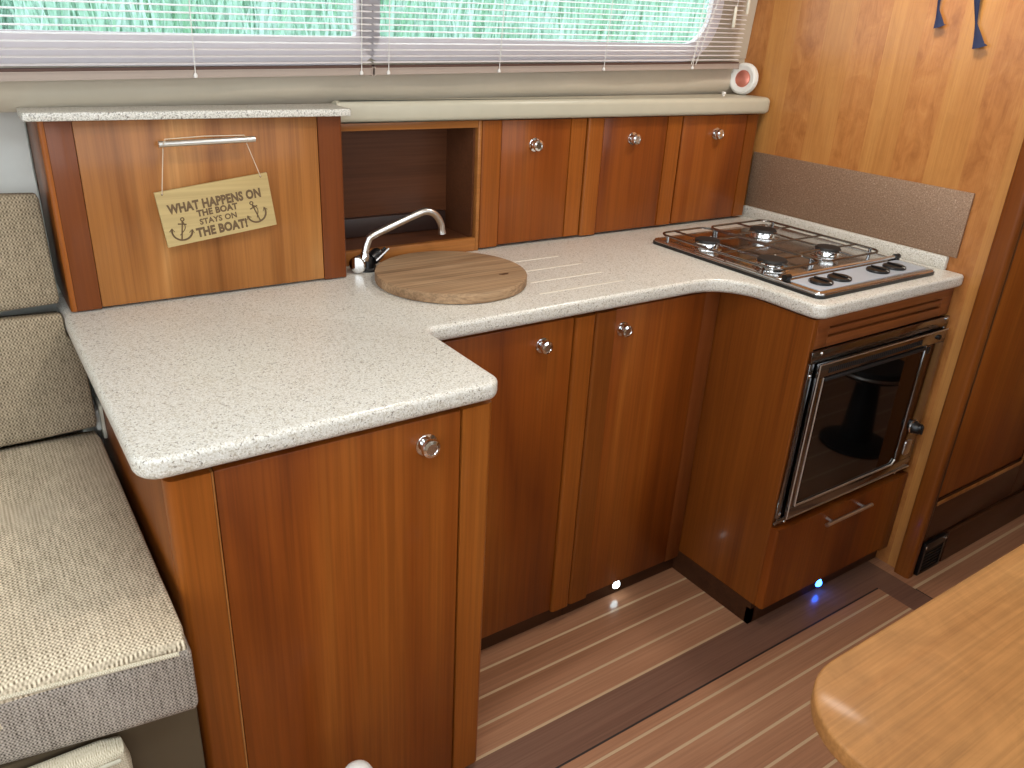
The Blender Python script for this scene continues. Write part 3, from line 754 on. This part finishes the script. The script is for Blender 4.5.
# ---- plinth lights
for x, y, z, m_, lab in ((1.180, -.3265, .034, 'led_white', 'small lit white plinth light under the corner cabinet'), (1.692, -.611, .028, 'led_blue', 'small lit blue plinth light under the oven drawer')):
    t = thing('plinth_light', lab, 'light', (x, y, z), 'plinth lights')
    obj('bezel', lathe([(.0145, 0), (.0145, .002), (.0125, .003), (.0125, 0)], (x, y, z), (0, -1, 0), 20), M['chrome'], t)
    obj('lens', lathe([(.0124, .0005), (.0115, .005), (.007, .010), (0, .012)], (x, y, z), (0, -1, 0), 18), M[m_], t)

# ---- switch on the cabinet side
t = thing('side_switch', 'small white rocker switch on the cabinet side below the worktop', 'switch', (.034, .0, .69))
obj('plate', box(.027, .0338, -.045, .012, .655, .725, .002), M['bone'], t); obj('rocker', box(.019, .0275, -.032, .0, .668, .712, .003), M['white'], t)

# ---- dark floor vent in the joinery wall
t = thing('floor_vent', 'black slotted floor-level vent at the foot of the joinery wall', 'vent', (2.07, -.726, .05))
obj('frame', join(box(2.012, 2.128, -.728, -.7165, .085, .112, .001), box(2.012, 2.128, -.728, -.7165, .002, .012, .001), box(2.012, 2.022, -.728, -.7165, .012, .085), box(2.118, 2.128, -.728, -.7165, .012, .085)), M['black'], t)
obj('slats', join(*[box(2.022, 2.118, -.726, -.7175, .016 + k * .012, .0215 + k * .012) for k in range(6)]), M['matte_black'], t)
for x in (2.018, 2.123): obj('screw', lathe([(.004, 0), (.003, .002), (0, .0022)], (x, -.728, .099), (0, -1, 0), 10), M['chrome'], t)

# ================================================================== DINING TABLE
tb = thing('dining_table', 'round-cornered cherry dining table in the near right corner', 'table', (1.25, -1.6, 0))
to = round_poly([(.572, -1.212, .11), (2.0, -1.212, .11), (2.0, -2.1, .11), (.572, -2.1, .11)], 16)
to = to[::-1] if False else to
to = list(reversed(to))
obj('table_top', slab(to, .694, .72, .004, .006, 3), M['table_wood'], tb)
obj('pedestal', lathe([(.035, .03), (.035, .66), (.06, .685), (.06, .694)], (1.25, -1.65, 0), (0, 0, 1), 24), M['satin'], tb)
obj('foot_plate', lathe([(.16, 0.001), (.16, .008), (.06, .03), (.036, .04)], (1.25, -1.65, 0), (0, 0, 1), 32), M['satin'], tb)

# ================================================================== SETTEE
st = thing('settee_base', 'taupe suede settee base below the tweed seat cushion', 'settee', (-.6, -.3, 0))
obj('front_panel', box(-1.65, .022, -.685, -.66, .0, .552, .004), M['taupe'], st)
obj('seat_board', box(-1.65, .022, -.66, .10, .53, .552), M['cherry_rail'], st)
obj('end_panel', box(.002, .022, -.66, .10, .0, .53), M['taupe'], st)
def tweed_cushion(name, label, bmx, loc, welt=None, border=None):
    t = thing(name, label, 'cushion', loc)
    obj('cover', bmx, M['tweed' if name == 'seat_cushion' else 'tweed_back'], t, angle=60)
    if border is not None: obj('border', border, M['tweed_grey'], t, 'grey-beige woven border', angle=60)
    if welt: obj('welt', welt, M['cream_fab'], t)
    return t
def shear(bm, k=.16):
    for v in bm.verts:
        w_ = max(0, min(1, (-.25 - v.co.y) / .45)); v.co.y += k * w_ * max(-.3, min(.6, .02 - v.co.x))
    return bm
sc_ = shear(cushion(-1.6, .020, -.722, -.035, .555, .684, .018, .018))
bd = shear(cushion(-1.598, .0212, -.7255, -.66, .553, .667, .016, .003))
tweed_cushion('seat_cushion', 'large beige tweed seat cushion beside the near cabinet', sc_, (-.8, -.4, .553), shear(tube([(-1.58 + 1.584 * k / 20, -.7245, .664) for k in range(21)], .0032, 8)), bd)
def squeeze(bm):
    for v in bm.verts:
        f = max(0, min(1, (.868 - v.co.z) / .03)); g = max(0, min(1, (v.co.x + .3) / .3)); v.co.x += .020 * f * g
    return bm
rot = Matrix.Translation((0, -.07, .70)) @ Matrix.Rotation(math.radians(-14), 4, 'X') @ Matrix.Translation((0, .07, -.70))
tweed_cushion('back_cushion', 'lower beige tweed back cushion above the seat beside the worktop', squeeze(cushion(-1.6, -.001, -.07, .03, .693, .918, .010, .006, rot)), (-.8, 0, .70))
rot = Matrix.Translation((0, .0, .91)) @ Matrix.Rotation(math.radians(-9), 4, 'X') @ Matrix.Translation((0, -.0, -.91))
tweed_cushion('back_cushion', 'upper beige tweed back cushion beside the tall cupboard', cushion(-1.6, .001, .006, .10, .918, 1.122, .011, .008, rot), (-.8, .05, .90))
t = thing('bolster', 'cream ribbed bolster tucked below the seat cushion against the settee base', 'cushion', (-.32, -.72, 0))
obj('cover', cushion(-.56, -.072, -.735, -.687, .0, .551, .02, .002), M['cream_fab'], t)
obj('piping', tube([(-.55, -.734, .538), (-.085, -.734, .538)], .003, 8), M['cream'], t)

# white domed container whose top peeks in at the lower edge
t = thing('white_container', 'white domed container top at the lower frame edge before the near cabinet', 'container', (.228, -.76, 0))
obj('body', lathe([(.027, 0.001), (.029, .006), (.029, .28), (.026, .292)], (.228, -.76, 0), (0, 0, 1), 28), M['white'], t)
obj('lid', lathe([(.028, .292), (.028, .323), (.026, .337), (.021, .348), (.012, .356), (0, .3585)], (.228, -.76, 0), (0, 0, 1), 28), M['white'], t)

# black stool that shows only in the oven glass
t = thing('pedestal_stool', 'black pedestal stool standing past the table, mirrored in the oven glass', 'stool', (2.6, -1.15, 0))
obj('seat', lathe([(.125, .30), (.138, .31), (.14, .33), (.13, .342), (0, .346)], (2.6, -1.15, 0), (0, 0, 1), 36), M['matte_black'], t)
obj('rim', tube([(2.6 + .142 * math.cos(2 * PI * k / 36), -1.15 + .142 * math.sin(2 * PI * k / 36), .32) for k in range(37)], .006, 8, False), M['satin'], t)
obj('column', lathe([(.06, .02), (.04, .30)], (2.6, -1.15, 0), (0, 0, 1), 24), M['matte_black'], t)
obj('base', lathe([(.13, .001), (.13, .012), (.06, .03)], (2.6, -1.15, 0), (0, 0, 1), 36), M['matte_black'], t)

# ================================================================== BLINDS, LAMP, RIBBON
def zr(x): return 1.322 + .0185 * x          # bottom rail height
def blind(x0, x1, label, cords, ladders, pulls):
    t = thing('venetian_blind', label, 'blind', ((x0 + x1) / 2, wy((x0 + x1) / 2) - .02, 1.32), 'white venetian blinds')
    n = 22; bm = bmesh.new(); P = .0122
    for k in range(0, 36):
        a = None
        for i in range(2):
            x = (x0, x1)[i]; z = zr(x) + .008 + k * P
            row = []
            for j in range(4):
                s_ = (j / 3 - .5) * .0138; row.append(wall_pt(x, z + .0012 * (1 - (2 * j / 3 - 1) ** 2) + s_ * .16, .026 - s_))
            vs = [bm.verts.new(p) for p in row]
            lo = [bm.verts.new(p - Vector((0, 0, .0005))) for p in row]
            if a:
                for j in range(3):
                    bm.faces.new((a[0][j], a[0][j + 1], vs[j + 1], vs[j])); bm.faces.new((a[1][j], lo[j], lo[j + 1], a[1][j + 1]))
                bm.faces.new((a[0][0], vs[0], lo[0], a[1][0])); bm.faces.new((a[0][3], a[1][3], lo[3], vs[3]))
            a = (vs, lo)
    bmesh.ops.recalc_face_normals(bm, faces=bm.faces[:])
    obj('slats', bm, M['slat'], t)
    bm = box(0, 1, 0, 1, 0, 1)
    for v in bm.verts:
        x = x0 + v.co.x * (x1 - x0); v.co = wall_pt(x, zr(x) - .017 + v.co.z * .014, .014 + v.co.y * .022)
    bmesh.ops.bevel(bm, geom=bm.edges[:], offset=.002, segments=2, affect='EDGES')
    obj('bottom_rail', bm, M['rail_beige'], t)
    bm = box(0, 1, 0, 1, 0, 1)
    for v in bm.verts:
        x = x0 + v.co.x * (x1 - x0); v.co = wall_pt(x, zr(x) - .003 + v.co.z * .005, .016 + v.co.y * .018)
    obj('rail_dark_strip', bm, M['brown_strip'], t)  # thin dark brown strip along the top of the bottom rail
    bm = box(0, 1, 0, 1, 0, 1)
    for v in bm.verts:
        x = x0 + v.co.x * (x1 - x0); z = zr(x) + 36 * P + .02; v.co = wall_pt(x, z + v.co.z * .03, .008 + v.co.y * .036)
    obj('head_rail', bm, M['slat'], t)
    for x in cords:
        obj('ladder_cord', join(tube([wall_pt(x, zr(x) - .014, .0395), wall_pt(x, zr(x) + .42, .0395)], .0009, 6), lathe([(.0035, 0), (.004, .004), (.002, .008)], wall_pt(x, zr(x) - .016, .0395), (0, 0, 1), 8)), M['cord'], t)
    for xa, xb_ in ladders:
        obj('lift_cord', tube([wall_pt(xa, zr(xa) - .004, .041), wall_pt(xb_, zr(xb_) + .42, .041)], .0011, 6), M['cord'], t)
    for x, z in pulls:
        p = obj('pull', lathe([(.0035, 0), (.0048, .003), (.0048, .05), (.0025, .056), (0, .057)], wall_pt(x, z, .045), (0, 0, 1), 14), M['bone'], t)
        obj('pull_cord', tube([wall_pt(x, z + .055, .045), wall_pt(x, 1.76, .043)], .0008, 6), M['cord'], p)
    return t
blind(-1.4, .662, 'white venetian blind on the left window above the sign', (-.04, .29, .635), (), ())
blind(.668, 1.918, 'white venetian blind on the right window with two pull cords', (.70, 1.0, 1.345, 1.70), ((1.69, 1.80), (1.71, 1.83)), ((1.843, 1.452), (1.895, 1.49)))

t = thing('round_wall_light', 'round white-rimmed light with pink copper centre on the shelf end', 'light', (1.943, .163, 1.267))
lc = Vector((1.943, .157, 1.312)); la = Vector((-1, -.22, .08)).normalized()
obj('rim', lathe([(.042, -.012), (.046, -.007), (.046, .003), (.043, .008), (.038, .010), (.026, .007), (.023, .003)], lc, la, 40), M['white'], t)
obj('centre', lathe([(.026, .003), (.023, .007), (.012, .010), (0, .011)], lc, la, 32), M['copper'], t)
single('latch_button', lathe([(.004, 0), (.004, .004), (.0065, .006), (.006, .011), (0, .012)], (1.835, .130, 1.2655), (0, 0, 1), 16), M['white'], 'tiny white button on the shelf left of the round light', 'button', (1.835, .130, 1.2655))

def ribbon_tail(y0, yb, z_twist, z_bot, wtop, wbot, ytw):
    """folded tail: narrows at the twist, flares to a slanted cut"""
    bm = bmesh.new(); rows = []
    for k in range(13):
        f = k / 12; z = 1.60 + (z_bot - 1.60) * f; zt_ = (1.60 - z_twist) / (1.60 - z_bot)
        if f < zt_: g = f / zt_; w_ = wtop * (1 - g) + .0045 * g; c_ = y0 + (ytw - y0) * g
        else: g = (f - zt_) / (1 - zt_); w_ = .0045 * (1 - g) + wbot * g; c_ = ytw + (yb - ytw) * g
        x = XB - .012 - .004 * math.sin(f * 6)
        sl_ = .010 * (f > .99)
        rows.append([(x, c_ + w_ / 2, z), (x - .002, c_, z + sl_ * .3), (x + .001, c_ - w_ / 2, z + sl_)])
    R = [[bm.verts.new(p) for p in r] for r in rows]; Q = [[bm.verts.new((p[0] - .0012, p[1], p[2])) for p in r] for r in rows]
    for i in range(12):
        for j in range(2):
            bm.faces.new((R[i][j], R[i][j + 1], R[i + 1][j + 1], R[i + 1][j])); bm.faces.new((Q[i][j], Q[i + 1][j], Q[i + 1][j + 1], Q[i][j + 1]))
        for j in (0, 2): bm.faces.new((R[i][j], R[i + 1][j], Q[i + 1][j], Q[i][j]))
    for i in (0, 12):
        for j in range(2): bm.faces.new((R[i][j], R[i][j + 1], Q[i][j + 1], Q[i][j]))
    bmesh.ops.recalc_face_normals(bm, faces=bm.faces[:]); return bm
t = thing('hanging_ribbon', 'navy ribbon with two twisted tails hanging high on the bulkhead', 'ribbon', (XB - .012, -.44, 1.6))
obj('tail', ribbon_tail(-.385, -.403, 1.517, 1.472, .012, .030, -.386), M['navy'], t)
obj('tail', ribbon_tail(-.470, -.515, 1.487, 1.430, .026, .034, -.490), M['navy'], t)
for sy in (-1, 1):
    pts = [(XB - .014 - .008 * math.sin(a), -.44 + sy * (.004 + .05 * (1 - math.cos(a)) * .5), 1.615 + .026 * math.sin(a) * (1 - math.cos(a)) * .5) for a in [2 * PI * k / 24 for k in range(25)]]
    bm = bmesh.new(); A = [bm.verts.new(p) for p in pts]; B = [bm.verts.new((p[0] + .010, p[1], p[2])) for p in pts]
    for k in range(24): bm.faces.new((A[k], A[k + 1], B[k + 1], B[k]))
    obj('loop', bm, M['navy'], t)
obj('knot', cushion(XB - .022, XB - .002, -.452, -.428, 1.598, 1.63, .008, .002), M['navy'], t)

# ================================================================== OUTSIDE
def bank():
    bm = bmesh.new(); rnd = random.Random(3)
    # ground slope rising from the water
    n, m_ = 30, 10; V = []
    for i in range(n + 1):
        V.append([bm.verts.new((-7 + 18 * i / n, 3.0 + 7 * j / m_, -1.0 + .32 * j + .1 * rnd.random())) for j in range(m_ + 1)])
    for i in range(n):
        for j in range(m_): bm.faces.new((V[i][j], V[i + 1][j], V[i + 1][j + 1], V[i][j + 1]))
    for k in range(15000):
        x = -6 + 16 * rnd.random(); y = 3.2 + 5.5 * rnd.random() ** 1.3; z = -1 + .32 * (y - 3) / .7
        h = .7 + .8 * rnd.random(); w_ = .014 + .016 * rnd.random(); dx = (rnd.random() - .5) * .5; dy = -(rnd.random()) * .25
        a = rnd.random() * PI; cx, cy = math.cos(a) * w_, math.sin(a) * w_
        b0 = [bm.verts.new((x - cx, y - cy, z)), bm.verts.new((x + cx, y + cy, z))]
        b1 = [bm.verts.new((x - cx * .8 + dx * .35, y - cy * .8 + dy * .35, z + h * .6)), bm.verts.new((x + cx * .8 + dx * .35, y + cy * .8 + dy * .35, z + h * .6))]
        tp_ = bm.verts.new((x + dx, y + dy, z + h))
        bm.faces.new((b0[0], b0[1], b1[1], b1[0])); bm.faces.new((b1[0], b1[1], tp_))
    return bm
o = obj('grass_bank', bank(), M['reeds']); o['kind'] = 'stuff'; o['label'] = 'bright green reedy bank seen outside through the blinds'; o['category'] = 'grass'

# ================================================================== LIGHT
w = bpy.data.worlds.new('World'); S.world = w; w.use_nodes = True
nt = w.node_tree; nt.nodes.clear()
bg = nt.nodes.new('ShaderNodeBackground'); wo = nt.nodes.new('ShaderNodeOutputWorld')
bg.inputs[0].default_value = (.86, .94, 1.0, 1); bg.inputs[1].default_value = 2.7
nt.links.new(bg.outputs[0], wo.inputs[0])
def area(name, loc, target, sx, sy, power, col, shape='RECTANGLE', spread=None):
    l = bpy.data.lights.new(name, 'AREA'); l.shape = shape; l.size = sx
    if shape == 'RECTANGLE': l.size_y = sy
    l.energy = power; l.color = col
    if spread: l.spread = spread
    o = bpy.data.objects.new(name, l); C.objects.link(o); o.location = loc
    o.rotation_euler = (Vector(target) - Vector(loc)).to_track_quat('-Z', 'Y').to_euler()
    return o
area('window_daylight', (-.5, -2.68, 1.55), (-.2, -1.0, 1.1), 1.9, .5, 10, (.90, .96, 1))
area('window_daylight', (1.6, -2.68, 1.55), (1.4, -1.0, 1.1), 1.8, .5, 4, (.95, .98, 1))
area('aft_daylight', (-1.68, -1.45, 1.5), (0, -1.0, .9), 1.6, .6, 7, (.84, .93, 1))
area('overhead_fill', (-.15, -1.15, 1.97), (-.05, -.95, .9), .6, .6, 14.5, (.78, .90, 1))  # unseen cool light added overhead to brighten the left worktop
for x, y, p in ((-.4, -.75, 1.5), (.75, -.75, 5.5), (1.68, -.45, 6.5)):
    area('ceiling_lamp', (x, y, 1.965), (x, y, 0), .14, .14, p, (1, .94, .86), 'DISK')
    single('ceiling_lamp_rim', lathe([(.085, 0), (.085, .012), (.075, .016), (.075, 0)], (x, y, 1.979), (0, 0, -1), 28), M['chrome'], 'chrome rim of the ceiling downlight %s' % ('above the settee end' if x < 0 else 'above the galley walkway' if x < 1 else 'above the oven'), 'lamp', (x, y, 1.979), 'ceiling downlights')

# ================================================================== CAMERA
cam = bpy.data.cameras.new('Camera'); cam.sensor_width = 36; cam.lens = 801.2346 * 36 / 1024; cam.clip_start = .02
co = bpy.data.objects.new('Camera', cam); C.objects.link(co); S.camera = co
Rm = ((0.82667686, 0.52845287, 0.19324321), (-0.5605093, 0.74328753, 0.36517525), (0.04934264, -0.41019655, 0.91066135))
mw = Matrix.Identity(4)
for r in range(3):
    mw[r][0] = Rm[r][0]; mw[r][1] = Rm[r][2]; mw[r][2] = -Rm[r][1]
mw[0][3], mw[1][3], mw[2][3] = -0.12049862, -1.61135392, 1.43238157
co.matrix_world = mw

for o in bpy.data.objects:
    if '_o' in o: del o['_o']
S.view_settings.view_transform = 'Standard'; S.view_settings.look = 'None'; S.view_settings.gamma = 1; S.view_settings.exposure = 0.0
try: S.view_settings.use_curve_mapping = False
except Exception: pass
S.cycles.use_denoising = True
S.cycles.max_bounces = 8; S.cycles.diffuse_bounces = 4; S.cycles.transparent_max_bounces = 16
S.cycles.sample_clamp_indirect = 6
